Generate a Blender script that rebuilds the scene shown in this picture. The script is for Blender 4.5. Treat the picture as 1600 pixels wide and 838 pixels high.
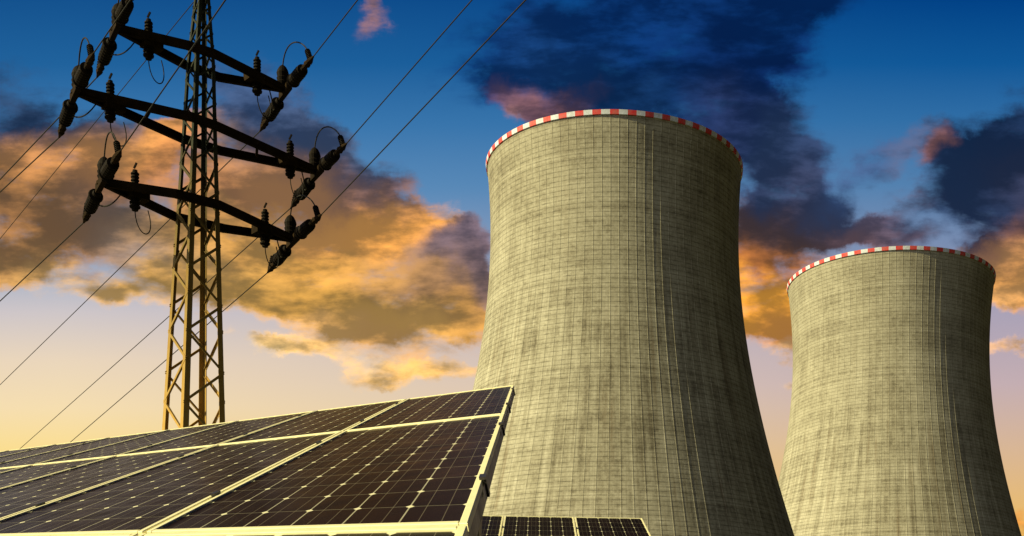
import bpy, bmesh, math, random
from mathutils import Vector, Matrix, noise
random.seed(7)
R = math.radians
sc = bpy.context.scene
for o in list(bpy.data.objects): bpy.data.objects.remove(o)

# ------------------------------------------------------------------ camera
F, PX, PY, EYE = 2000.0, 1030.0, 1145.0, 1.7     # focal length (px of a 1600 px wide picture), principal point, eye height
cam = bpy.data.cameras.new('camera'); co = bpy.data.objects.new('camera', cam)
sc.collection.objects.link(co); sc.camera = co
co.location = (0, 0, EYE); co.rotation_euler = (R(90), 0, 0)
cam.sensor_width = 36; cam.lens = F/1600*36
cam.shift_x = (800-PX)/1600; cam.shift_y = (PY-419)/1600
cam.clip_start = 0.02; cam.clip_end = 30000

# ------------------------------------------------------------------ sun and colour management
SUN_EL, SUN_AZ = R(30), R(70)                     # azimuth measured from straight behind the camera to the left
S = Vector((-math.sin(SUN_AZ)*math.cos(SUN_EL), -math.cos(SUN_AZ)*math.cos(SUN_EL), math.sin(SUN_EL)))
sl = bpy.data.lights.new('sun', 'SUN'); so = bpy.data.objects.new('sun', sl); sc.collection.objects.link(so)
sl.energy = 5.0; sl.angle = R(0.5); sl.color = (1.0, 0.86, 0.43)
so.rotation_euler = S.to_track_quat('Z', 'Y').to_euler()
sc.view_settings.view_transform = 'Standard'; sc.view_settings.look = 'None'
sc.view_settings.gamma = 1; sc.view_settings.exposure = 0.4; sc.view_settings.use_curve_mapping = False

# ------------------------------------------------------------------ node helper
class NT:
    def __init__(s, tree): s.t = tree; s.n = tree.nodes; s.l = tree.links
    def put(s, sock, v):
        if v is None: return
        if isinstance(v, bpy.types.NodeSocket): s.l.new(v, sock)
        else:
            if isinstance(v, (tuple, list)) and len(v) == 3 and sock.type == 'RGBA': v = (*v, 1)
            sock.default_value = v
    def math(s, op, a, b=None, c=None, clamp=False):
        n = s.n.new('ShaderNodeMath'); n.operation = op; n.use_clamp = clamp
        for i, v in enumerate((a, b, c)): s.put(n.inputs[i], v)
        return n.outputs[0]
    def vmath(s, op, a, b=None, scale=None):
        n = s.n.new('ShaderNodeVectorMath'); n.operation = op
        s.put(n.inputs[0], a); s.put(n.inputs[1], b)
        if scale is not None: s.put(n.inputs['Scale'], scale)
        return n.outputs['Value' if op in ('LENGTH', 'DOT_PRODUCT') else 'Vector']
    def mix(s, f, a, b, mode='MIX', clamp=False):
        n = s.n.new('ShaderNodeMix'); n.data_type = 'RGBA'; n.blend_type = mode; n.clamp_result = clamp
        s.put(n.inputs[0], f); s.put(n.inputs[6], a); s.put(n.inputs[7], b)
        return n.outputs[2]
    def comb(s, x, y, z=0.0):
        n = s.n.new('ShaderNodeCombineXYZ')
        for i, v in enumerate((x, y, z)): s.put(n.inputs[i], v)
        return n.outputs[0]
    def sep(s, v):
        n = s.n.new('ShaderNodeSeparateXYZ'); s.put(n.inputs[0], v); return n.outputs
    def noise(s, vec, scale, detail=4, rough=0.5, dist=0.0, out='Fac'):
        n = s.n.new('ShaderNodeTexNoise'); s.put(n.inputs['Vector'], vec)
        n.inputs['Scale'].default_value = scale; n.inputs['Detail'].default_value = detail
        n.inputs['Roughness'].default_value = rough; n.inputs['Distortion'].default_value = dist
        return n.outputs[out]
    def rng(s, v, a, b, c=0.0, d=1.0, kind='LINEAR'):
        n = s.n.new('ShaderNodeMapRange'); n.interpolation_type = kind; n.clamp = True
        for i, q in enumerate((v, a, b, c, d)): s.put(n.inputs[i], q)
        return n.outputs[0]
    def ramp(s, v, stops, interp='LINEAR'):
        n = s.n.new('ShaderNodeValToRGB'); s.put(n.inputs[0], v); e = n.color_ramp.elements
        n.color_ramp.interpolation = interp
        while len(e) < len(stops): e.new(0.5)
        for q, (p, c) in zip(e, stops): q.position = p; q.color = (*c, 1)
        return n.outputs[0]

def lin(c):
    return tuple((x/255/12.92) if x/255 <= 0.04045 else ((x/255+0.055)/1.055)**2.4 for x in c)

# ------------------------------------------------------------------ sky: dusk gradient and clouds on the directions of the sky
w = bpy.data.worlds.new('World'); sc.world = w; w.use_nodes = True
nt = NT(w.node_tree); nt.n.clear()
tc = nt.n.new('ShaderNodeTexCoord').outputs['Generated']
X, Y, Z = nt.sep(tc)
ay = nt.math('MAXIMUM', nt.math('ABSOLUTE', Y), 0.02)
# sky chart: tangent of azimuth and of elevation, in thousandths like the cloud list below
gx = nt.math('MULTIPLY_ADD', nt.math('DIVIDE', X, ay), 2.0, 1.03)
gy = nt.math('MULTIPLY_ADD', nt.math('DIVIDE', Z, ay), -2.0, 1.145)
P0 = nt.comb(gx, gy, 0.0)
wn = nt.vmath('SUBTRACT', nt.noise(P0, 6.0, 9, 0.60, 0.0, 'Color'), (0.5, 0.5, 0.5))
wn2 = nt.vmath('SUBTRACT', nt.noise(P0, 2.6, 2, 0.5, 0.0, 'Color'), (0.5, 0.5, 0.5))
PW = nt.vmath('ADD', nt.vmath('ADD', P0, nt.vmath('SCALE', wn, scale=0.17)), nt.vmath('SCALE', wn2, scale=0.10))
gl = nt.ramp(nt.math('MULTIPLY', gy, 0.8, clamp=True), [
    (0.0, lin((20, 82, 142))), (0.08, lin((32, 98, 156))), (0.16, lin((62, 122, 176))), (0.24, lin((94, 144, 190))),
    (0.32, lin((146, 168, 196))), (0.39, lin((206, 198, 200))), (0.45, lin((234, 214, 188))), (0.51, lin((246, 222, 176))),
    (0.57, lin((252, 222, 140))), (0.80, lin((230, 176, 84)))])
gr = nt.ramp(nt.math('MULTIPLY', gy, 0.8, clamp=True), [
    (0.0, lin((2, 66, 134))), (0.08, lin((16, 88, 152))), (0.15, lin((48, 110, 166))), (0.23, lin((82, 128, 174))),
    (0.31, lin((124, 142, 176))), (0.39, lin((170, 162, 182))), (0.48, lin((196, 174, 178))), (0.56, lin((216, 182, 150))),
    (0.66, lin((236, 188, 100))), (0.80, lin((226, 170, 84)))])
grad = nt.mix(nt.rng(gx, 0.1, 1.5), gl, gr)
clouds = [  # x, y, rx, ry, turn, weight, colour
 (30,190,190,105,10,1.0,(42,62,92)), (150,215,110,50,-10,.7,(70,80,100)),
 (110,245,230,58,-6,1.2,(216,146,74)), (250,235,120,48,-14,1.0,(214,140,76)), (60,330,230,100,20,1.1,(150,104,58)),
 (0,400,120,70,0,.8,(170,122,66)), (190,330,160,80,15,.8,(118,98,84)), (180,290,120,50,0,.9,(196,130,76)),
 (230,395,160,60,10,.7,(150,130,118)), (335,285,110,80,10,1.1,(170,116,72)), (345,350,110,60,0,1.0,(196,140,76)), (215,225,110,26,-16,.9,(240,164,84)),
 (400,170,190,78,22,1.0,(58,80,116)), (490,220,190,66,22,1.25,(70,80,104)), (380,230,130,55,10,.9,(120,98,90)),
 (470,285,210,70,14,1.2,(196,134,78)), (550,285,170,55,20,1.1,(120,90,86)), (590,350,150,55,8,1.3,(240,162,72)),
 (500,350,160,46,6,1.0,(232,160,80)), (360,380,240,60,4,1.1,(206,150,72)), (520,395,210,50,10,1.1,(224,160,70)),
 (300,445,220,60,-4,1.0,(212,158,78)), (470,455,240,56,8,1.2,(196,144,62)), (560,425,190,40,8,1.0,(232,168,74)),
 (650,440,190,70,14,1.4,(138,104,76)), (705,418,120,52,30,1.2,(112,92,100)), (660,400,110,34,0,.8,(120,104,116)),
 (600,490,230,46,8,1.1,(222,164,80)), (715,490,140,52,30,1.1,(196,140,66)), (500,510,150,40,10,1.0,(226,168,92)), (610,530,150,40,14,.9,(214,156,84)),
 (470,548,110,26,4,.8,(244,190,112)), (660,585,170,24,4,1.1,(240,184,104)), (590,560,100,20,4,.6,(244,196,124)),
 (380,530,70,18,10,.6,(240,190,120)), (180,470,140,34,10,.8,(228,174,98)), (40,425,120,34,0,.8,(214,160,88)), (400,545,110,22,6,.7,(246,200,124)),
 (598,34,62,34,-55,.62,(160,112,104)), (604,12,30,26,-40,.35,(160,116,108)),
 (960,60,330,150,-6,1.3,(10,50,104)), (1110,100,200,160,20,1.3,(10,36,84)), (870,105,150,110,30,1.0,(26,62,108)),
 (1000,170,240,90,0,1.2,(16,46,86)), (1135,190,90,90,10,1.2,(40,50,86)), (1190,30,190,80,0,1.1,(8,44,94)), (1280,5,130,50,0,.8,(8,52,106)),
 (830,165,95,40,30,1.0,(140,92,86)), (885,180,80,34,-20,1.0,(128,80,66)), (795,170,40,30,0,.5,(160,112,100)),
 (1215,260,110,110,-20,1.2,(44,60,92)), (1240,300,110,70,25,1.0,(58,60,84)), (1205,350,130,60,0,1.3,(86,60,52)),
 (1280,330,100,50,10,.7,(64,70,96)), (1190,400,150,50,10,1.2,(164,98,44)), (1180,455,150,64,14,1.6,(252,166,48)),
 (1210,505,110,50,14,1.1,(232,150,62)), (1215,545,60,26,10,.8,(240,180,116)),
 (1400,330,120,34,-24,.6,(104,90,108)), (1340,280,170,40,-30,.6,(62,84,122)), (1390,362,100,36,10,.9,(96,80,92)),
 (1330,365,90,30,0,.8,(120,86,84)), (1430,250,90,40,-40,.7,(80,90,120)),
 (1590,205,170,100,-38,1.3,(26,46,78)), (1540,300,160,90,-30,1.3,(34,50,80)), (1610,260,110,110,0,1.2,(52,50,70)),
 (1478,245,30,46,30,.7,(150,96,84)), (1600,345,130,50,-26,1.2,(110,74,62)), (1570,400,150,56,-22,1.3,(204,142,84)),
 (1600,440,130,60,-20,1.4,(232,160,80)), (1560,470,90,30,-24,.9,(240,176,104)), (1530,395,80,36,-30,.9,(176,118,88)), (1575,548,110,16,2,1.0,(232,176,120)),
 (1590,835,70,30,-10,1.0,(216,140,60)), (1250,605,40,12,0,.7,(240,190,130)),
 (-300,300,400,110,10,1.0,(180,120,70)), (1900,420,400,130,-10,1.0,(110,80,70)), (2300,200,500,200,0,1.0,(20,40,70)),
 (-600,80,500,120,0,1.0,(50,70,100)), (400,-420,600,180,10,1.0,(30,60,100)), (1400,-500,600,200,-8,1.0,(14,40,80)),
]
wsum = None; csum = None
for (x, y, rx, ry, a, wt, c) in clouds:
    m = nt.n.new('ShaderNodeMapping'); m.vector_type = 'TEXTURE'
    nt.put(m.inputs['Vector'], PW)
    m.inputs['Location'].default_value = (x/1000, y/1000, 0)
    m.inputs['Rotation'].default_value = (0, 0, R(a))
    m.inputs['Scale'].default_value = (rx/1000, ry/1000, 1)
    g = nt.n.new('ShaderNodeTexGradient'); g.gradient_type = 'SPHERICAL'; nt.put(g.inputs[0], m.outputs[0])
    k = nt.math('MULTIPLY', g.outputs['Fac'], wt)
    cc = nt.vmath('SCALE', lin(c), scale=nt.math('MULTIPLY', k, k))
    k2 = nt.math('MULTIPLY', k, k)
    wsum = k if wsum is None else nt.math('ADD', wsum, k)
    csum = cc if csum is None else nt.vmath('ADD', csum, cc)
    w2 = k2 if len(clouds) and (x, y) == clouds[0][:2] else nt.math('ADD', w2, k2)
ccol = nt.vmath('SCALE', csum, scale=nt.math('DIVIDE', 1.0, nt.math('MAXIMUM', w2, 1e-4)))
PS = nt.vmath('ADD', nt.vmath('MULTIPLY', P0, (0.85, 1.8, 1.0)), nt.vmath('SCALE', wn2, scale=0.05))
fb = nt.noise(PS, 8.5, 10, 0.58)
fb2 = nt.noise(nt.vmath('MULTIPLY', PS, (1.0, 1.25, 1.0)), 21.0, 8, 0.60)
body = nt.math('MINIMUM', wsum, 1.12)
raw = nt.math('ADD', body, nt.math('MULTIPLY', nt.math('SUBTRACT', fb, 0.5), 2.3))
raw = nt.math('ADD', raw, nt.math('MULTIPLY', nt.math('SUBTRACT', fb2, 0.5), 0.7))
cov = nt.math('MULTIPLY', nt.rng(raw, 0.06, 1.0, 0.0, 0.97, 'SMOOTHSTEP'), nt.rng(wsum, 0.04, 0.40, 0.0, 1.0, 'SMOOTHSTEP'))
# thin edges catch the light, thick middles are greyer
lit = nt.math('ADD', nt.math('MULTIPLY', nt.noise(PS, 6.0, 6, 0.55), 1.0), nt.math('MULTIPLY', fb2, 0.5))
shade = nt.rng(nt.math('SUBTRACT', lit, nt.math('MULTIPLY', raw, 0.16)), 0.49, 0.78, 0.0, 1.0, 'SMOOTHSTEP')
dark = nt.mix(0.5, nt.vmath('SCALE', ccol, scale=0.50), nt.vmath('MULTIPLY', ccol, (0.40, 0.52, 0.70)))
ccol = nt.mix(shade, dark, nt.vmath('SCALE', ccol, scale=1.62))
sky = nt.mix(cov, grad, ccol)
# unseen sky behind the camera and far right, dimmed to keep tower sides dark
fall = nt.math('MULTIPLY', nt.rng(Y, -0.05, 0.45, 0.04, 1.0), nt.rng(X, 0.38, 0.70, 1.0, 0.04))
fall = nt.math('MULTIPLY', fall, nt.rng(Z, 0.5, 0.9, 1.0, 0.35))
glow = nt.math('POWER', nt.math('MAXIMUM', nt.vmath('DOT_PRODUCT', tc, (-math.sin(R(54))*.94, -math.cos(R(54))*.94, .34)), 0.0), 5.5)   # fill glow added to the unseen sky behind left, softens the tower shading
skyd = nt.vmath('ADD', nt.vmath('SCALE', sky, scale=fall), nt.vmath('SCALE', (.95, .97, .95), scale=nt.math('MULTIPLY', glow, 1.5)))
bg = nt.n.new('ShaderNodeBackground'); nt.put(bg.inputs['Color'], skyd); bg.inputs['Strength'].default_value = 2**-0.4
ow = nt.n.new('ShaderNodeOutputWorld'); nt.l.new(bg.outputs[0], ow.inputs['Surface'])
w.cycles.sampling_method = 'MANUAL'; w.cycles.sample_map_resolution = 512

# ------------------------------------------------------------------ materials
def mat(name, base=(.5, .5, .5), rough=.6, metal=0.0, spec=.5):
    m = bpy.data.materials.new(name); m.use_nodes = True
    b = m.node_tree.nodes['Principled BSDF']
    b.inputs['Base Color'].default_value = (*base, 1); b.inputs['Roughness'].default_value = rough
    b.inputs['Metallic'].default_value = metal; b.inputs['Specular IOR Level'].default_value = spec
    return m, NT(m.node_tree), b
def bump(n, b, h, strength, dist):
    k = n.n.new('ShaderNodeBump'); k.inputs['Strength'].default_value = strength; k.inputs['Distance'].default_value = dist
    n.put(k.inputs['Height'], h); n.l.new(k.outputs[0], b.inputs['Normal'])
def worn(name, c1, c2, rough, scale, metal=0.0, spec=.4, bs=.15):
    m, n, b = mat(name, c1, rough, metal, spec)
    o = n.n.new('ShaderNodeTexCoord').outputs['Object']
    f = n.noise(o, scale, 6, .6, .3)
    n.put(b.inputs['Base Color'], n.mix(n.rng(f, .35, .68), c1, c2))
    n.put(b.inputs['Roughness'], n.rng(f, .3, .7, rough*.8, min(1, rough*1.25)))
    bump(n, b, f, bs, .02)
    return m

def concrete(name, seed):
    m, n, b = mat(name, (.3, .3, .22), .92, 0, .25)
    uv = n.n.new('ShaderNodeUVMap').outputs[0]
    u, v, _ = n.sep(uv)
    obj = n.vmath('ADD', n.n.new('ShaderNodeTexCoord').outputs['Object'], (seed*13.0, seed*7.0, 0))
    uvo = n.vmath('ADD', uv, (seed*3.0, seed*5.0, seed))
    fu = n.math('FRACT', u); fv = n.math('FRACT', v)
    def white(vec):
        q = n.n.new('ShaderNodeTexWhiteNoise'); q.noise_dimensions = '3D'; n.put(q.inputs['Vector'], vec); return q.outputs['Value']
    cell = white(n.comb(n.math('FLOOR', n.math('MULTIPLY', u, 2)), n.math('FLOOR', v), seed))
    ring = white(n.comb(3.0, n.math('FLOOR', v), seed))
    bigc = n.noise(n.vmath('MULTIPLY', uvo, (.20, .045, 1)), 1.0, 5, .6)
    strk = n.noise(n.vmath('MULTIPLY', uvo, (1.0, .022, 1)), 1.0, 6, .65)
    strk2 = n.noise(n.vmath('MULTIPLY', uvo, (5.0, .10, 1)), 1.0, 4, .6)
    blot = n.noise(obj, .09, 8, .62)
    fine = n.noise(obj, 1.3, 6, .7)
    rag = n.noise(n.vmath('MULTIPLY', uvo, (1.0, 1.0, 1)), 1.7, 4, .6)
    # how much of the surface is soiled
    low = n.rng(v, 86, 97, 1.0, .25)
    t = n.math('MULTIPLY', n.math('SUBTRACT', strk, .5), n.math('MULTIPLY', low, 2.1))
    t = n.math('ADD', t, n.math('MULTIPLY', n.math('SUBTRACT', strk2, .5), n.math('MULTIPLY', low, .35)))
    t = n.math('ADD', t, n.math('MULTIPLY', n.math('SUBTRACT', bigc, .5), .8))
    t = n.math('ADD', t, n.math('MULTIPLY', n.math('SUBTRACT', blot, .5), .5))
    t = n.math('ADD', t, n.math('MULTIPLY', n.math('SUBTRACT', fine, .5), 1.1))
    t = n.math('ADD', t, n.math('MULTIPLY', n.math('SUBTRACT', cell, .5), .17))
    t = n.math('ADD', t, n.math('MULTIPLY', n.math('SUBTRACT', ring, .5), .22))
    t = n.math('ADD', t, .5, clamp=True)
    col = n.ramp(t, [(0.0, (.135, .122, .09)), (.3, (.25, .233, .18)), (.52, (.33, .314, .248)), (.75, (.40, .383, .31)), (1.0, (.49, .472, .39))])
    # brown run-off streaks
    br = n.math('MULTIPLY', n.rng(n.noise(n.vmath('MULTIPLY', uvo, (1.1, .02, 1)), 1.0, 5, .7), .55, .68), n.math('MULTIPLY', low, .55))
    col = n.mix(br, col, (.15, .105, .06))
    # horizontal joints between lifts, of uneven darkness, and vertical joints
    jd = n.math('ABSOLUTE', n.math('SUBTRACT', n.math('ADD', fv, n.math('MULTIPLY', n.math('SUBTRACT', rag, .5), .10)), .5))
    hj = n.math('MULTIPLY', n.rng(jd, .02, .17, 1.0, 0.0), n.rng(n.noise(n.vmath('MULTIPLY', uvo, (.45, 1.0, 1)), 2.0, 3, .6), .36, .62, .12, 1.0))
    vj = n.math('MULTIPLY', n.rng(n.math('ABSOLUTE', n.math('SUBTRACT', n.math('FRACT', n.math('MULTIPLY', u, 1.0)), .06)), .0, .06, 1.0, 0.0),
                n.rng(n.noise(n.vmath('MULTIPLY', uvo, (2.0, .3, 1)), 1.0, 3, .6), .35, .65, .2, 1.0))
    vj2 = n.math('MULTIPLY', n.rng(n.math('ABSOLUTE', n.math('SUBTRACT', fu, .5)), .0, .04, .45, 0.0), n.rng(strk2, .4, .6))
    j = n.math('MAXIMUM', n.math('MULTIPLY', hj, .72), n.math('MAXIMUM', n.math('MULTIPLY', vj, .20), n.math('MULTIPLY', vj2, .25)))
    col = n.mix(j, col, (.062, .055, .038))
    n.put(b.inputs['Base Color'], col)
    h = n.math('SUBTRACT', n.math('MULTIPLY', fine, .5), n.math('MULTIPLY', j, .6))
    bump(n, b, h, .6, .12)
    return m

def solar(name):
    m, n, b = mat(name, (.01, .007, .008), .16, 0, .25)
    u, v, _ = n.sep(n.n.new('ShaderNodeUVMap').outputs[0])
    cu = n.math('MULTIPLY', u, 6); cv = n.math('MULTIPLY', v, 12)
    fx = n.math('ABSOLUTE', n.math('SUBTRACT', n.math('FRACT', cu), .5))
    fy = n.math('ABSOLUTE', n.math('SUBTRACT', n.math('FRACT', cv), .5))
    lx = n.math('GREATER_THAN', fx, .486); ly = n.math('GREATER_THAN', fy, .489)
    dm = n.math('GREATER_THAN', n.math('ADD', fx, fy), .915)
    bb = n.math('LESS_THAN', n.math('ABSOLUTE', n.math('SUBTRACT', fx, .19)), .008)
    cellid = n.n.new('ShaderNodeTexWhiteNoise'); n.put(cellid.inputs['Vector'], n.comb(n.math('FLOOR', cu), n.math('FLOOR', cv), 1.0))
    o = n.n.new('ShaderNodeTexCoord').outputs['Object']
    dust = n.noise(o, 9.0, 7, .65)
    base = n.mix(cellid.outputs['Value'], (.0045, .002, .003), (.009, .0045, .0055))
    base = n.mix(n.math('MULTIPLY', bb, .25), base, (.30, .27, .2))
    base = n.mix(n.math('MULTIPLY', ly, .28), base, (.42, .40, .30))
    base = n.mix(n.math('MULTIPLY', lx, .5), base, (.62, .60, .46))
    base = n.mix(n.math('MULTIPLY', dm, .85), base, (.72, .70, .50))
    base = n.mix(n.rng(dust,    .45, .85, 0, .012), base, (.5, .45, .35))
    n.put(b.inputs['Base Color'], base)
    n.put(b.inputs['Roughness'], n.rng(dust, .3, .75, .16, .30))
    b.inputs['Sheen Weight'].default_value = .015; b.inputs['Sheen Tint'].default_value = (1, .92, .5, 1); b.inputs['Sheen Roughness'].default_value = .25; b.inputs['IOR'].default_value = 1.022; b.inputs['Specular Tint'].default_value = (1.0, .80, .45, 1)
    return m

def bands(name):
    m, n, b = mat(name, (.7, .05, .05), .6, 0, .3)
    u, v, _ = n.sep(n.n.new('ShaderNodeUVMap').outputs[0])
    k = n.math('GREATER_THAN', n.math('MODULO', u, 2.0), 1.0)
    o = n.n.new('ShaderNodeTexCoord').outputs['Object']
    d = n.rng(n.noise(o, .9, 8, .75), .38, .70, .05, .6)
    n.put(b.inputs['Base Color'], n.mix(d, n.mix(k, (.74, .014, .03), (.74, .82, .98)), (.30, .27, .22)))
    return m

def steel(name, legs):
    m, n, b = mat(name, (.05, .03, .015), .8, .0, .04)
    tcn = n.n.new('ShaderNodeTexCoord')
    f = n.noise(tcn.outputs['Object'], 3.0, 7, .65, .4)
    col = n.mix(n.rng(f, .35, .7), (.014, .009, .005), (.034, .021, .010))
    if legs:   # dark grey-green above, warm light glow painted into the colour lower down
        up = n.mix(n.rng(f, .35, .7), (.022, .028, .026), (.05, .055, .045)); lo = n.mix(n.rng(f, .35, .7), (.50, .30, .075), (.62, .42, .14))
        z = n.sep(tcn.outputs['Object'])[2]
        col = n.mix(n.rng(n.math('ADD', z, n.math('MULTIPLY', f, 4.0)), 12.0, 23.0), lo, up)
    n.put(b.inputs['Base Color'], col); bump(n, b, f, .2, .02)
    return m

M = {
 'tower_a': concrete('weathered_concrete_near', 1.0), 'tower_b': concrete('weathered_concrete_far', 2.0),
 'inner': worn('inner_concrete', (.16, .155, .13), (.28, .27, .22), .9, .2), 'bands': bands('red_white_paint'),
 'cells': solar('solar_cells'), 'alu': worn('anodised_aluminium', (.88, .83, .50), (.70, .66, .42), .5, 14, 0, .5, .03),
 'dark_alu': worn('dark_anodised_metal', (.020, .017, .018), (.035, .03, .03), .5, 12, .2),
 'rail': worn('galvanised_rail', (.30, .29, .26), (.42, .41, .37), .5, 8, .4),
 'steel': steel('weathered_pylon_steel', False), 'leg_steel': steel('weathered_leg_steel_painted_glow', True), 'pale_steel': worn('pale_galvanised_steel', (.34, .27, .14), (.18, .13, .06), .6, 3, .1),
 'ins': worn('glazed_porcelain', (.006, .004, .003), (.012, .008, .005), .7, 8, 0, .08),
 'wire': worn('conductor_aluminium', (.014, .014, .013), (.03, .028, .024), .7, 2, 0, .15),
 'ground': worn('dry_grassland', (.045, .055, .02), (.10, .085, .045), .95, .02),
}

# ------------------------------------------------------------------ mesh helpers
def link(o): sc.collection.objects.link(o); return o
def put(name, bm, m, parent=None, smooth=False):
    me = bpy.data.meshes.new(name); bm.normal_update(); bm.to_mesh(me); bm.free()
    for q in (m if isinstance(m, list) else [m]): me.materials.append(q)
    if smooth:
        for p in me.polygons: p.use_smooth = True
    o = link(bpy.data.objects.new(name, me))
    if parent is not None: o.parent = parent
    return o
def thing(name, loc, label, cat, group=None):
    o = link(bpy.data.objects.new(name, None)); o.location = loc; o.empty_display_size = .3
    tag(o, label, cat, group); return o
def tag(o, label, cat, group=None, kind=None):
    if label: o['label'] = label
    if cat: o['category'] = cat
    if group: o['group'] = group
    if kind: o['kind'] = kind
    return o
def hexa(bm, A, B, wa, ha, wb=None, hb=None, up=Vector((0, 0, 1))):
    """square bar from A to B with width w across and height h along up"""
    A, B = Vector(A), Vector(B); wb = wa if wb is None else wb; hb = ha if hb is None else hb
    d = (B-A).normalized(); s = d.cross(up)
    if s.length < 1e-4: s = d.cross(Vector((1, 0, 0)))
    s.normalize(); t = s.cross(d).normalized()
    vs = []
    for P, ww, hh in ((A, wa, ha), (B, wb, hb)):
        for a, c in ((-1, -1), (1, -1), (1, 1), (-1, 1)): vs.append(bm.verts.new(P + s*a*ww/2 + t*c*hh/2))
    for f in ((3, 2, 1, 0), (4, 5, 6, 7), (0, 1, 5, 4), (1, 2, 6, 5), (2, 3, 7, 6), (3, 0, 4, 7)): bm.faces.new([vs[i] for i in f])
def prism(bm, A, B, prof, ex, ey, sa=1.0, sb=1.0):
    """extrude a closed 2D profile from A to B, profile axes ex and ey"""
    a = [bm.verts.new(A + ex*x*sa + ey*y*sa) for x, y in prof]; b = [bm.verts.new(B + ex*x*sb + ey*y*sb) for x, y in prof]
    n = len(prof)
    for i in range(n): bm.faces.new((a[i], a[(i+1) % n], b[(i+1) % n], b[i]))
    bm.faces.new(a[::-1]); bm.faces.new(b)
def lathe(bm, A, B, prof, seg=14):
    """prof: (distance along A>B as fraction, radius)"""
    A, B = Vector(A), Vector(B); d = (B-A).normalized(); s = d.orthogonal().normalized(); t = d.cross(s)
    rings = []
    for p, r in prof:
        c = A.lerp(B, p); rings.append([bm.verts.new(c + (s*math.cos(2*math.pi*i/seg) + t*math.sin(2*math.pi*i/seg))*max(r, 1e-4)) for i in range(seg)])
    for a, b in zip(rings, rings[1:]):
        for i in range(seg): bm.faces.new((a[i], a[(i+1) % seg], b[(i+1) % seg], b[i]))
    bm.faces.new(rings[0][::-1]); bm.faces.new(rings[-1])
def tube(bm, pts, r, seg=6):
    pts = [Vector(p) for p in pts]; rings = []; prev = None
    for i, p in enumerate(pts):
        d = (pts[min(i+1, len(pts)-1)] - pts[max(i-1, 0)]).normalized()
        s = d.orthogonal().normalized() if prev is None else (prev - d*prev.dot(d)).normalized()
        prev = s; t = d.cross(s)
        rings.append([bm.verts.new(p + (s*math.cos(2*math.pi*k/seg) + t*math.sin(2*math.pi*k/seg))*r) for k in range(seg)])
    for a, b in zip(rings, rings[1:]):
        for k in range(seg): bm.faces.new((a[k], a[(k+1) % seg], b[(k+1) % seg], b[k]))
    bm.faces.new(rings[0][::-1]); bm.faces.new(rings[-1])
def arc(pts, n=14):
    """quadratic / cubic bezier points"""
    out = []; pts = [Vector(p) for p in pts]
    for i in range(n+1):
        q = list(pts); t = i/n
        while len(q) > 1: q = [a.lerp(b, t) for a, b in zip(q, q[1:])]
        out.append(q[0])
    return out
def at(px, py, depth):
    """real position of something seen in that direction at that distance (y forward)"""
    return Vector(((px-PX)/F*depth, depth, EYE+(PY-py)/F*depth))

# ------------------------------------------------------------------ ground
bm = bmesh.new()
N = 60; L = 12000
for i in range(N+1):
    for j in range(N+1):
        x = (i/N*2-1); y = (j/N*2-1); x = math.copysign(abs(x)**2.5, x)*L; y = math.copysign(abs(y)**2.5, y)*L
        d = math.hypot(x, y); z = noise.noise(Vector((x/900, y/900, 0)))*min(1, max(0, (d-1500)/3000))*25
        bm.verts.new((x, y, z))
bm.verts.ensure_lookup_table()
for i in range(N):
    for j in range(N): bm.faces.new([bm.verts[k] for k in (i*(N+1)+j, (i+1)*(N+1)+j, (i+1)*(N+1)+j+1, i*(N+1)+j+1)])
tag(put('ground', bm, M['ground'], None, True), None, None, None, 'structure')

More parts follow.
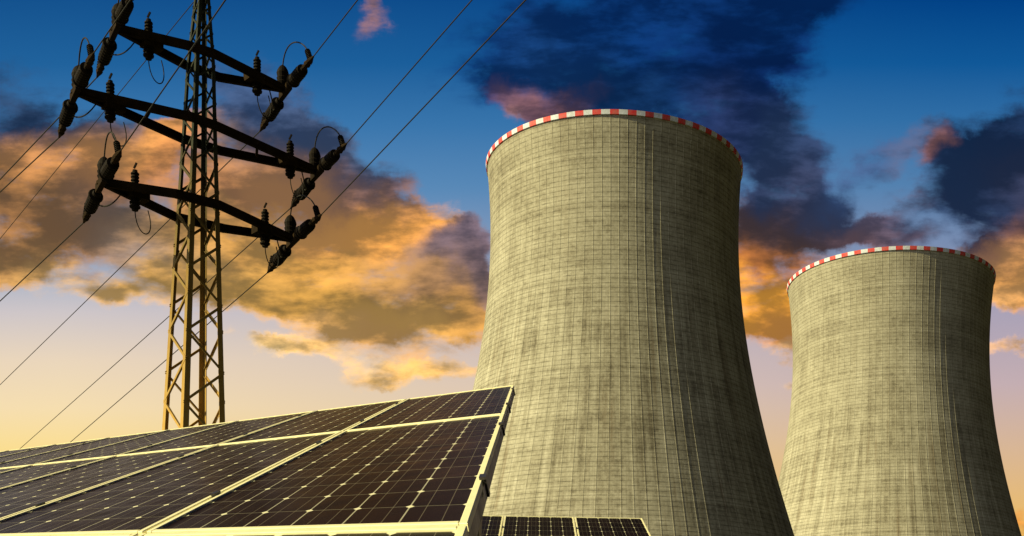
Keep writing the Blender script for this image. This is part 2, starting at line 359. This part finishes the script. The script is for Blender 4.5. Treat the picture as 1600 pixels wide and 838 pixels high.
# ------------------------------------------------------------------ cooling towers
def cooling_tower(loc, Rt, zt, b, H, lift, m, label):
    root = thing('cooling_tower', loc, label, 'cooling tower', 'concrete cooling towers')
    NR = 100; z0 = 12.0; k = Rt/39.5
    rad = lambda z: Rt*math.sqrt(1+((z-zt)/b)**2)
    rw, rh = .07, .05*k                          # rib width (share of its bay) and how far it stands out
    zs = [z0 + (H-1.35*k-z0)*i/110 for i in range(111)]
    bm = bmesh.new(); uvl = bm.loops.layers.uv.new('UVMap'); rings = []
    angs = []
    for i in range(NR):
        for q, out in ((0.0, 1), (rw, 1), (rw+.02, 0), (.33, 0), (.66, 0), (.98, 0)): angs.append((i+q, out))
    for z in zs:
        r = rad(z); ring = []
        for a, out in angs:
            th = a/NR*2*math.pi + math.pi/2; rr = r + (rh if out else 0)
            ring.append(bm.verts.new((rr*math.cos(th), rr*math.sin(th), z)))
        rings.append(ring)
    n = len(angs)
    for j in range(len(zs)-1):
        for i in range(n):
            i2 = (i+1) % n; f = bm.faces.new((rings[j][i], rings[j][i2], rings[j+1][i2], rings[j+1][i]))
            ua = angs[i][0]; ub = angs[i2][0] if i2 else NR
            for l, (uu, vv) in zip(f.loops, ((ua, zs[j]), (ub, zs[j]), (ub, zs[j+1]), (ua, zs[j+1]))): l[uvl].uv = (uu, vv/lift)
    put('shell', bm, m, root)
    bm = bmesh.new(); uvl = bm.loops.layers.uv.new('UVMap')            # inner face and the thick rim
    zi = [z0+.0] + [z0 + (H-z0)*i/40 for i in range(1, 41)]; prev = None; seg = 200
    for z in zi:
        ring = [bm.verts.new(((rad(z)-.9*k)*math.cos(2*math.pi*i/seg), (rad(z)-.9*k)*math.sin(2*math.pi*i/seg), z)) for i in range(seg)]
        if prev:
            for i in range(seg): bm.faces.new((prev[i], ring[i], ring[(i+1) % seg], prev[(i+1) % seg]))
        prev = ring
    put('inner_wall', bm, M['inner'], root, True)
    bm = bmesh.new(); uvl = bm.loops.layers.uv.new('UVMap')            # painted red and white blocks round the rim
    for i in range(NR):
        for q in (0, .5):
            t0 = (i+q)/NR*2*math.pi + math.pi/2; t1 = (i+q+.5)/NR*2*math.pi + math.pi/2
            pr = [(rad(zs[-1])+.02, zs[-1]), (rad(zs[-1])+.42*k, zs[-1]+.02), (rad(H)+.42*k, H), (rad(H)-.9*k, H)]
            va = [bm.verts.new((r*math.cos(t0), r*math.sin(t0), z)) for r, z in pr]; vb = [bm.verts.new((r*math.cos(t1), r*math.sin(t1), z)) for r, z in pr]
            for j in range(3):
                f = bm.faces.new((va[j], vb[j], vb[j+1], va[j+1]))
                for l in f.loops: l[uvl].uv = (i+.5, 0)
    bmesh.ops.remove_doubles(bm, verts=bm.verts, dist=.001)
    put('rim_band', bm, M['bands'], root)
    NC = 44                                                            # raking columns under the shell
    for i in range(NC):
        t0 = (i+.15)/NC*2*math.pi; t1 = (i+.5)/NC*2*math.pi; t2 = (i+.85)/NC*2*math.pi
        bm = bmesh.new(); rt, rb = rad(z0)-.4*k, rad(0)+1
        top = Vector((rt*math.cos(t1), rt*math.sin(t1), z0+.3))
        for t in (t0, t2): hexa(bm, (rb*math.cos(t), rb*math.sin(t), -.5), top, .9, .9)
        put('support_column', bm, M['inner'], root)
    return root
cooling_tower((-14.2, 410.3, 0), 39.5, 159.7, 91.7, 181.6, 1.42, M['tower_a'],
              'large weathered concrete cooling tower in the middle, rising behind the solar panels')
cooling_tower((121.7, 675.3, 0), 50.9, 200, 114.5, 238.0, 1.72, M['tower_b'],
              'smaller looking concrete cooling tower at the far right, farther away behind the large one')

# ------------------------------------------------------------------ solar arrays
def panel_meshes(d1, d2, n, tag_):
    """parts of one panel; d1 spans its width, d2 its length, n is its normal (all with real lengths)"""
    a, b = d1.length, d2.length
    def P(u, v, h=0.0): return d1*u + d2*v + n*h
    gu, gv = .008, .0028; fu, fv = .021, .0090; th = .042*tag_
    def quadbox(bm, u0, u1, v0, v1, h0, h1):
        vs = [bm.verts.new(P(u, v, h)) for h in (h0, h1) for u, v in ((u0, v0), (u1, v0), (u1, v1), (u0, v1))]
        for f in ((3, 2, 1, 0), (4, 5, 6, 7), (0, 1, 5, 4), (1, 2, 6, 5), (2, 3, 7, 6), (3, 0, 4, 7)): bm.faces.new([vs[i] for i in f])
    out = {}
    bm = bmesh.new()
    for q in ((gu, gu+fu, gv, 1-gv), (1-gu-fu, 1-gu, gv, 1-gv), (gu+fu+.0005, 1-gu-fu-.0005, gv, gv+fv), (gu+fu+.0005, 1-gu-fu-.0005, 1-gv-fv, 1-gv)):
        quadbox(bm, *q, -.012*tag_, 0)
    bmesh.ops.recalc_face_normals(bm, faces=bm.faces)
    bmesh.ops.bevel(bm, geom=bm.edges[:], offset=.0012*tag_, segments=1, affect='EDGES')
    out['frame'] = (bm, M['alu'])
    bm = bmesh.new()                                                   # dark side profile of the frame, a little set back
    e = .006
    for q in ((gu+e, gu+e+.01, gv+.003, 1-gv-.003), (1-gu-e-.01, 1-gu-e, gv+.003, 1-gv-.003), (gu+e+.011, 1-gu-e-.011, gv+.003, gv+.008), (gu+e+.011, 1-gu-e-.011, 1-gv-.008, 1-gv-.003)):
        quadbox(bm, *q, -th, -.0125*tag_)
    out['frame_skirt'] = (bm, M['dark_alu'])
    bm = bmesh.new(); uvl = bm.loops.layers.uv.new('UVMap')
    u0, u1, v0, v1 = gu+fu-.002, 1-gu-fu+.002, gv+fv-.001, 1-gv-fv+.001
    vs = [bm.verts.new(P(u, v, -.004*tag_)) for u, v in ((u0, v0), (u1, v0), (u1, v1), (u0, v1))]
    f = bm.faces.new(vs)
    for l, q in zip(f.loops, ((-.002, -.003), (1.002, -.003), (1.002, 1.003), (-.002, 1.003))): l[uvl].uv = q
    f.normal_update()
    if f.normal.dot(n) < 0: bmesh.ops.reverse_faces(bm, faces=[f])
    out['cell_sheet'] = (bm, M['cells'])
    bm = bmesh.new()
    quadbox(bm, u0+.001, u1-.001, v0+.001, v1-.001, -.0095*tag_, -.006*tag_)
    out['back_sheet'] = (bm, M['inner'])
    clamps = []
    for v in (.22, .78):
        bm = bmesh.new(); quadbox(bm, -.004, .016, v-.011, v+.011, .0005, .005*tag_); quadbox(bm, -.004, .004, v-.009, v+.009, -.028*tag_, .0004)
        bmesh.ops.recalc_face_normals(bm, faces=bm.faces); clamps.append(bm)
    return out, clamps

def build_array(p, d1, d2, cells, tag_, group, label_of):
    n = d1.cross(d2).normalized(); n = n if n.z > 0 else -n
    parts, clamps = panel_meshes(d1, d2, n, tag_)
    first = thing('solar_panel', p, '', 'solar panel', group)
    for k, (bm, m) in parts.items():
        bmesh.ops.recalc_face_normals(bm, faces=bm.faces) if k != 'cell_sheet' else None
        put(k, bm, m, first)
    for c in clamps: put('clamp', c, M['dark_alu'], first)

    for i, (u, v) in enumerate(cells):
        if i == 0: r = first
        else:
            r = link(first.copy())
            for ch in first.children:
                c = link(ch.copy()); c.parent = r
        vv = v*1.0 - (.004 if v < 0 else 0)
        r.location = p + d1*u + d2*vv
        r['label'] = label_of(u, v)
    return n
def B(v): return Vector((v[0], v[2], v[1]))
pA, dA1, dA2 = B((-0.23144, 0.25730, 1.57469)) + Vector((0, 0, EYE)), B((-0.62259, 0.07497, 0.54313)), B((-0.23016, 0.70581, 2.28229))
pB, dB1, dB2 = B((-1.09539, 1.53687, 9.05193)) + Vector((0, 0, EYE)), B((0.48746, 0.00747, 0.09583)), B((-0.21454, 0.74019, 2.27290))
ordn = ['rightmost', 'second from the right', 'third from the right', 'fourth from the right', 'fifth from the right', 'sixth from the right', 'seventh from the right', 'eighth from the right', 'ninth from the right', 'tenth from the right', 'eleventh from the right']
def lab_main(u, v):
    row = {0: 'the middle row of the big array', 1: 'the top row of the big array', -1: 'the cut off lowest row'}[v]
    return 'solar panel %s in %s' % (ordn[u], row)
cells = [(u, 0) for u in range(0, 8)] + [(u, 1) for u in range(0, 10)] + [(0, -1), (1, -1), (2, -1)]
n1 = build_array(pA, dA1, dA2, cells, 1.0, 'solar panels of the big array', lab_main)
labs = {-1: 'left end panel of the small array, half hidden behind the big array',
        0: 'middle solar panel of the small array in front of the large cooling tower',
        1: 'right end panel of the small array in front of the large cooling tower'}
n2 = build_array(pB, dB1, dB2, [(-1, -1), (0, -1), (1, -1)], 1.0, 'solar panels of the small array', lambda u, v: labs[u])

def rack(p, d1, d2, n, us, vs, posts, label):
    root = thing('mounting_rack', (p.x, p.y, 0), label, 'mounting rack', 'steel racks under the solar panels')
    off = -Vector((p.x, p.y, 0))
    for v in vs:
        bm = bmesh.new(); A = p+d1*us[0]+d2*v-n*.075; C = p+d1*us[1]+d2*v-n*.075
        hexa(bm, A+off, C+off, .05, .055, up=n); put('rail', bm, M['rail'], root)
    for u in posts:
        bm = bmesh.new(); A = p+d1*u+d2*(vs[0]-.05)-n*.15; C = p+d1*u+d2*(vs[-1]+.05)-n*.15
        hexa(bm, A+off, C+off, .06, .09, up=n); put('rafter', bm, M['rail'], root)
        for v in (vs[0]+.15, vs[-1]-.15):
            T = p+d1*u+d2*v-n*.2; bm = bmesh.new(); hexa(bm, Vector((T.x, T.y, -.3))+off, T+off, .09, .09, up=Vector((0, 1, 0)))
            put('post', bm, M['rail'], root)
    return root
rack(pA, dA1, dA2, n1, (.14, 10.0), (.2, .8, 1.2, 1.8), (.4, 2.4, 4.4, 6.4, 8.4), 'galvanised steel rack carrying the upper two rows of the big solar array')
rack(pA-dA2*.01, dA1, dA2, n1, (.14, 2.95), (-.8, -.25), (.4, 2.4), 'galvanised steel rack under the lowest row of solar panels')
rack(pB, dB1, dB2, n2, (-.95, 1.97), (-.8, -.2), (-.7, .5, 1.7), 'galvanised steel rack carrying the small solar array')

# ------------------------------------------------------------------ transmission pylon
ZP = 42.0
PXc = 303.5
base = Vector(((PXc-PX)/F*ZP, ZP, 0.0))
AL = R(47); ea = Vector((math.cos(AL), math.sin(AL), 0)); ew = Vector((-math.sin(AL), math.cos(AL), 0))  # along the arms / across them
lean = .0195
def cen(h): return Vector((-.245+lean*h, 0, h))     # mast axis relative to the base, it leans a little
def half(h):
    pts = [(0, 1.47), (11.8, 1.02), (17.3, .77), (21.5, .563), (23.6, .47), (25.7, .27), (28.6, .10)]
    for (a, ra), (b, rb) in zip(pts, pts[1:]):
        if h <= b: return ra+(rb-ra)*(h-a)/(b-a)
    return .1
pyl = thing('transmission_pylon', base, 'tall brown lattice steel pylon with three crossarms, standing behind the solar panels', 'pylon')
cdir = [(ea+ew).normalized(), (ew-ea).normalized(), (-ea-ew).normalized(), (ea-ew).normalized()]
def corner(i, h): return cen(h)+cdir[i % 4]*half(h)
HT = 28.6
hs = [0, 4, 8, 11.8, 14.5, 17.3, 19.4, 21.5, 23.6, 25.7, HT]
for i in range(4):                                  # angle-iron legs, heavier towards the foot, with splice plates
    d = cdir[i]; e1 = Vector((-(d.x+d.y), d.x-d.y, 0)).normalized(); e2 = Vector((d.y-d.x, -(d.x+d.y), 0)).normalized()
    bm = bmesh.new()
    for a, b in zip(hs, hs[1:]):
        wa = max(.10, .27-.0062*a); wb = max(.10, .27-.0062*b); t = .16
        prof = lambda s: [(0, 0), (s, 0), (s, .1*s), (.1*s, .1*s), (.1*s, s), (0, s)]
        A, Bq = corner(i, a), corner(i, b)
        va = [bm.verts.new(A+e1*x+e2*y) for x, y in prof(wa)]; vb = [bm.verts.new(Bq+e1*x+e2*y) for x, y in prof(wb)]
        for k in range(6): bm.faces.new((va[k], va[(k+1) % 6], vb[(k+1) % 6], vb[k]))
    bmesh.ops.remove_doubles(bm, verts=bm.verts, dist=.0005); bmesh.ops.recalc_face_normals(bm, faces=bm.faces)
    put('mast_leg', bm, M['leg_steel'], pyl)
for i in range(4):                                  # lattice: one zigzag and a few ties on each face
    h = .4 + .35*(i % 2); k = 0
    while h < HT-.5:
        wdt = half(h)*1.41; step = max(.42, wdt*.85); h2 = min(h+step, HT-.2)
        a, b = (i, i+1) if (k % 2 == 0) else (i+1, i)
        A, Bq = corner(a, h), corner(b, h2)
        inw = (cdir[i]+cdir[(i+1) % 4]).normalized()
        s = .085 if h < 20 else .06
        bm = bmesh.new(); ex = inw; ey = (Bq-A).normalized().cross(inw)
        prism(bm, A+inw*.01, Bq+inw*.01, [(0, -s/2), (s*.14, -s/2), (s*.14, s*.36), (s*.8, s*.36), (s*.8, s/2), (0, s/2)], ex*-1, ey)
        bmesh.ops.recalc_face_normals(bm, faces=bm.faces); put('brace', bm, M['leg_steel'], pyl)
        k += 1; h = h2
def plane_tip(px, py):
    """where the line of sight meets the upright plane of the arms"""
    d = Vector(((px-PX)/F, 1, (PY-py)/F)); nrm = ew; o = Vector((0, 0, EYE))
    t = (base+cen(20)-o).dot(nrm)/d.dot(nrm); return o+d*t-base
def ribbed(bm, A, Bq, r, ribs, core=.45, seg=14, ends=True):
    pr = [(0, r*core*.8)]
    if ends: pr += [(.06, r*core*.8)]
    for i in range(ribs):
        t0 = .08+.84*i/ribs; t1 = .08+.84*(i+1)/ribs
        pr += [(t0, r*core), (t0+(t1-t0)*.15, r), (t0+(t1-t0)*.55, r*.96), (t0+(t1-t0)*.75, r*core)]
    pr += [(.94, r*core*.8), (1, r*core*.8)]
    lathe(bm, A, Bq, pr, seg)
wn_ = Vector((math.sin(R(34)), -math.cos(R(34)), 0))         # along the line, towards the viewer
clampN, clampF = {}, {}
arms = [((186, 46), (441, 138), (295, 70), (336, 83), (287, 102), (341, 122)),
        ((124, 144), (491, 266), (301, 182), (342, 197), (282, 217), (344, 237)),
        ((164, 286), (453, 372), (276, 302), (345, 320), (273, 340), (348, 358))]
def on_plane(px, py, off):
    d = Vector(((px-PX)/F, 1, (PY-py)/F)); o = Vector((0, 0, EYE)); q = base+cen(20)+ew*off
    return o+d*((q-o).dot(ew)/d.dot(ew))-base
for ai, (Lp, Rp, U1, U2, D1, D2) in enumerate(arms):
    TL, TR = plane_tip(*Lp), plane_tip(*Rp)
    arm = link(bpy.data.objects.new('crossarm', None)); arm.parent = pyl
    hm = (TL.z+TR.z)/2; c = cen(hm); s = half(hm)*.72+.14
    NP = (on_plane(*U1, -s), on_plane(*U2, -s)); FP = (on_plane(*D1, s), on_plane(*D2, s)); pass
    gap = .07
    for side, mid in ((-1, NP), (1, FP)):
        bm = bmesh.new()
        p0 = TL+ew*side*gap; p1, p2 = mid; p3 = TR+ew*side*gap
        for A, Bq in ((p0, p1), (p1, p2), (p2, p3)):
            d = (Bq-A).normalized(); out = ew*side; upv = out.cross(d); upv = upv if upv.z > 0 else -upv
            outv = d.cross(upv); outv = outv if outv.dot(ew*side) > 0 else -outv
            hgt, fl, t = .27, .13, .022
            prof = [(0, -hgt/2), (0, hgt/2), (-fl, hgt/2), (-fl, hgt/2-t), (-t, hgt/2-t), (-t, -hgt/2+t), (-fl, -hgt/2+t), (-fl, -hgt/2)]
            prism(bm, A-d*.02, Bq+d*.02, prof, outv, upv)
        bmesh.ops.recalc_face_normals(bm, faces=bm.faces)
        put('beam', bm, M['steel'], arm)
    def on(side, t, left):
        T = TL if left else TR; m_ = (NP if side < 0 else FP)[0 if left else 1]
        return (T+ew*side*gap).lerp(m_, t)
    for left in (True, False):
        for t in ((.30, .62) if ai == 1 else (.30,)):
            bm = bmesh.new(); hexa(bm, on(-1, t, left), on(1, t, left), .09, .10); put('strut', bm, M['steel'], arm)
        T = TL if left else TR; sg = -1 if left else 1
        bm = bmesh.new()                                              # yoke across the tip and gusset plate
        hexa(bm, T+ea*sg*.12-wn_*.5+Vector((0, 0, -.05)), T+ea*sg*.12+wn_*.5+Vector((0, 0, -.05)), .16, .26)
        hexa(bm, T-ea*sg*.9, T+ea*sg*.2, .34, .10, up=Vector((0, 0, 1)))
        hexa(bm, T-ea*sg*1.35+Vector((0, 0, -.05)), T-ea*sg*.75+Vector((0, 0, -.05)), .40, .30)
        put('yoke', bm, M['steel'], arm)
        # surge arrester standing through the arm, a little way in from the tip
        q = T-ea*sg*.95; q = Vector((q.x, q.y, T.z))
        bm = bmesh.new(); ribbed(bm, q+Vector((0, 0, .08)), q+Vector((0, 0, .70)), .13, 5, .72, 12)
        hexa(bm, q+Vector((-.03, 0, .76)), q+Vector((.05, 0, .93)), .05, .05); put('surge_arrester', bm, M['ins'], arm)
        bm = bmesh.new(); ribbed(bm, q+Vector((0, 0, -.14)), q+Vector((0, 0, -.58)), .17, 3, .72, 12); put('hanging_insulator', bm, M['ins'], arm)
        bm = bmesh.new(); z = Vector((0, 0, -.6)); tube(bm, arc([q+z, q+z+ea*.05+Vector((0, 0, -.9)), q+z+ea*.75+Vector((0, 0, -.8)), q+z+ea*.42+Vector((0, 0, .15))]), .018)
        put('jumper_loop', bm, M['wire'], arm)
        # domed pin insulator on the tip
        q = T+ea*sg*.02; bm = bmesh.new()
        lathe(bm, q+Vector((0, 0, .08)), q+Vector((0, 0, .80)), [(0, .17), (.15, .21), (.2, .18), (.35, .21), (.4, .18), (.6, .21), (.75, .18), (.9, .12), (1, .04)], 14)
        put('pin_insulator', bm, M['ins'], arm)
        pin = q+Vector((0, 0, .8))
        for nm, dr, dz in (('N', wn_, .0), ('F', -wn_, .0)):
            st = T+ea*sg*.12+dr*.5; drop = Vector((0, 0, -.05 if nm == 'N' else -.12))
            a = st+dr*.12+drop; b = st+dr*1.42+drop*2; e = st+dr*2.4+drop*2.6
            bm = bmesh.new()
            tube(bm, [st, a], .04); r = .20
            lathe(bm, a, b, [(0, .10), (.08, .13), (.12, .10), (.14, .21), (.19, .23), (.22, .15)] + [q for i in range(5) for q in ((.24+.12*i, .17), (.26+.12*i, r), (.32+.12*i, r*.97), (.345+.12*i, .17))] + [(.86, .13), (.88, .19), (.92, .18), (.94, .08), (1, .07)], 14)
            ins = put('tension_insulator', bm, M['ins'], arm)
            bm = bmesh.new(); lathe(bm, b, e, [(0, .05), (.1, .10), (.25, .07), (.35, .12), (.5, .08), (.6, .11), (.85, .05), (1, .03)], 8); put('dead_end_clamp', bm, M['steel'], arm)
            (clampN if nm == 'N' else clampF)[(ai, left)] = e+base
            # spark horn: small ribbed stick off the clamp, and the jumper back to the arm
            hk = b.lerp(e, .7); up = Vector((0, 0, .50)) if nm == 'N' else Vector((0, 0, .42))
            tipp = hk-dr*.34+up if nm == 'N' else hk-dr*.42+up
            bm = bmesh.new(); ribbed(bm, hk, tipp, .10, 6, .3, 8, False); put('spark_gap_stick', bm, M['ins'], arm)
            bm = bmesh.new()
            if nm == 'N': tube(bm, arc([tipp, tipp-dr*.5+Vector((0, 0, .55)), pin+dr*.3+Vector((0, 0, .9)), pin]), .022)
            else: tube(bm, arc([tipp, tipp+Vector((0, 0, -.1))-dr*.9, T-dr*(-.5)+Vector((0, 0, -1.0)), T-ea*sg*.5+Vector((0, 0, -.2))]), .022)
            put('jumper', bm, M['wire'], arm)

# ------------------------------------------------------------------ conductors and earth wire
def conductor(start, px, py, drop, length_back, label, r=.017, cut=None, sag=.006):
    """a span that starts at the clamp and runs through the direction px,py at its own height"""
    h = start.z-drop; dep = (h-EYE)/((PY-py)/F); q = at(px, py, dep); d = q-start
    if length_back: d = d.normalized()*length_back
    pts = []; n = 40
    for i in range(n+1):
        t = i/n; pts.append(d*t + Vector((0, 0, -4*sag*d.length*t*(1-t)*.25)))
    bm = bmesh.new(); tube(bm, pts, r, 6)
    o = put('power_line', bm, M['wire']); o.location = start
    tag(o, label, 'power line', 'wires strung from the pylon'); return o
arm_n = ['top', 'middle', 'bottom']
near_t = {(0, False): (558, 0), (1, False): (735, 0), (2, False): (817, 0), (2, True): (350, 0), (1, True): (203, 0), (0, True): (228, -40)}
far_t = {(0, False): (0, 600), (1, False): (31, 700), (2, False): (112, 688), (2, True): (0, 470), (1, True): (0, 300), (0, True): (0, 280)}
for (ai, left), s in clampN.items():
    side = 'left' if left else 'right'
    conductor(s, *near_t[(ai, left)], 0.0, 75, 'dark wire climbing to the top edge from the %s end of the %s crossarm' % (side, arm_n[ai]))
for (ai, left), s in clampF.items():
    side = 'left' if left else 'right'
    conductor(s, *far_t[(ai, left)], 0.25, 150, 'thin wire descending to the lower left from the %s end of the %s crossarm' % (side, arm_n[ai]), .019, sag=.002)
top = cen(26.2)+base+cdir[1]*.2
conductor(at(302, 4, 41.7), 0, 372, .2, 150, 'thinnest wire, descending to the left from the mast near the top edge', .013, sag=.002)
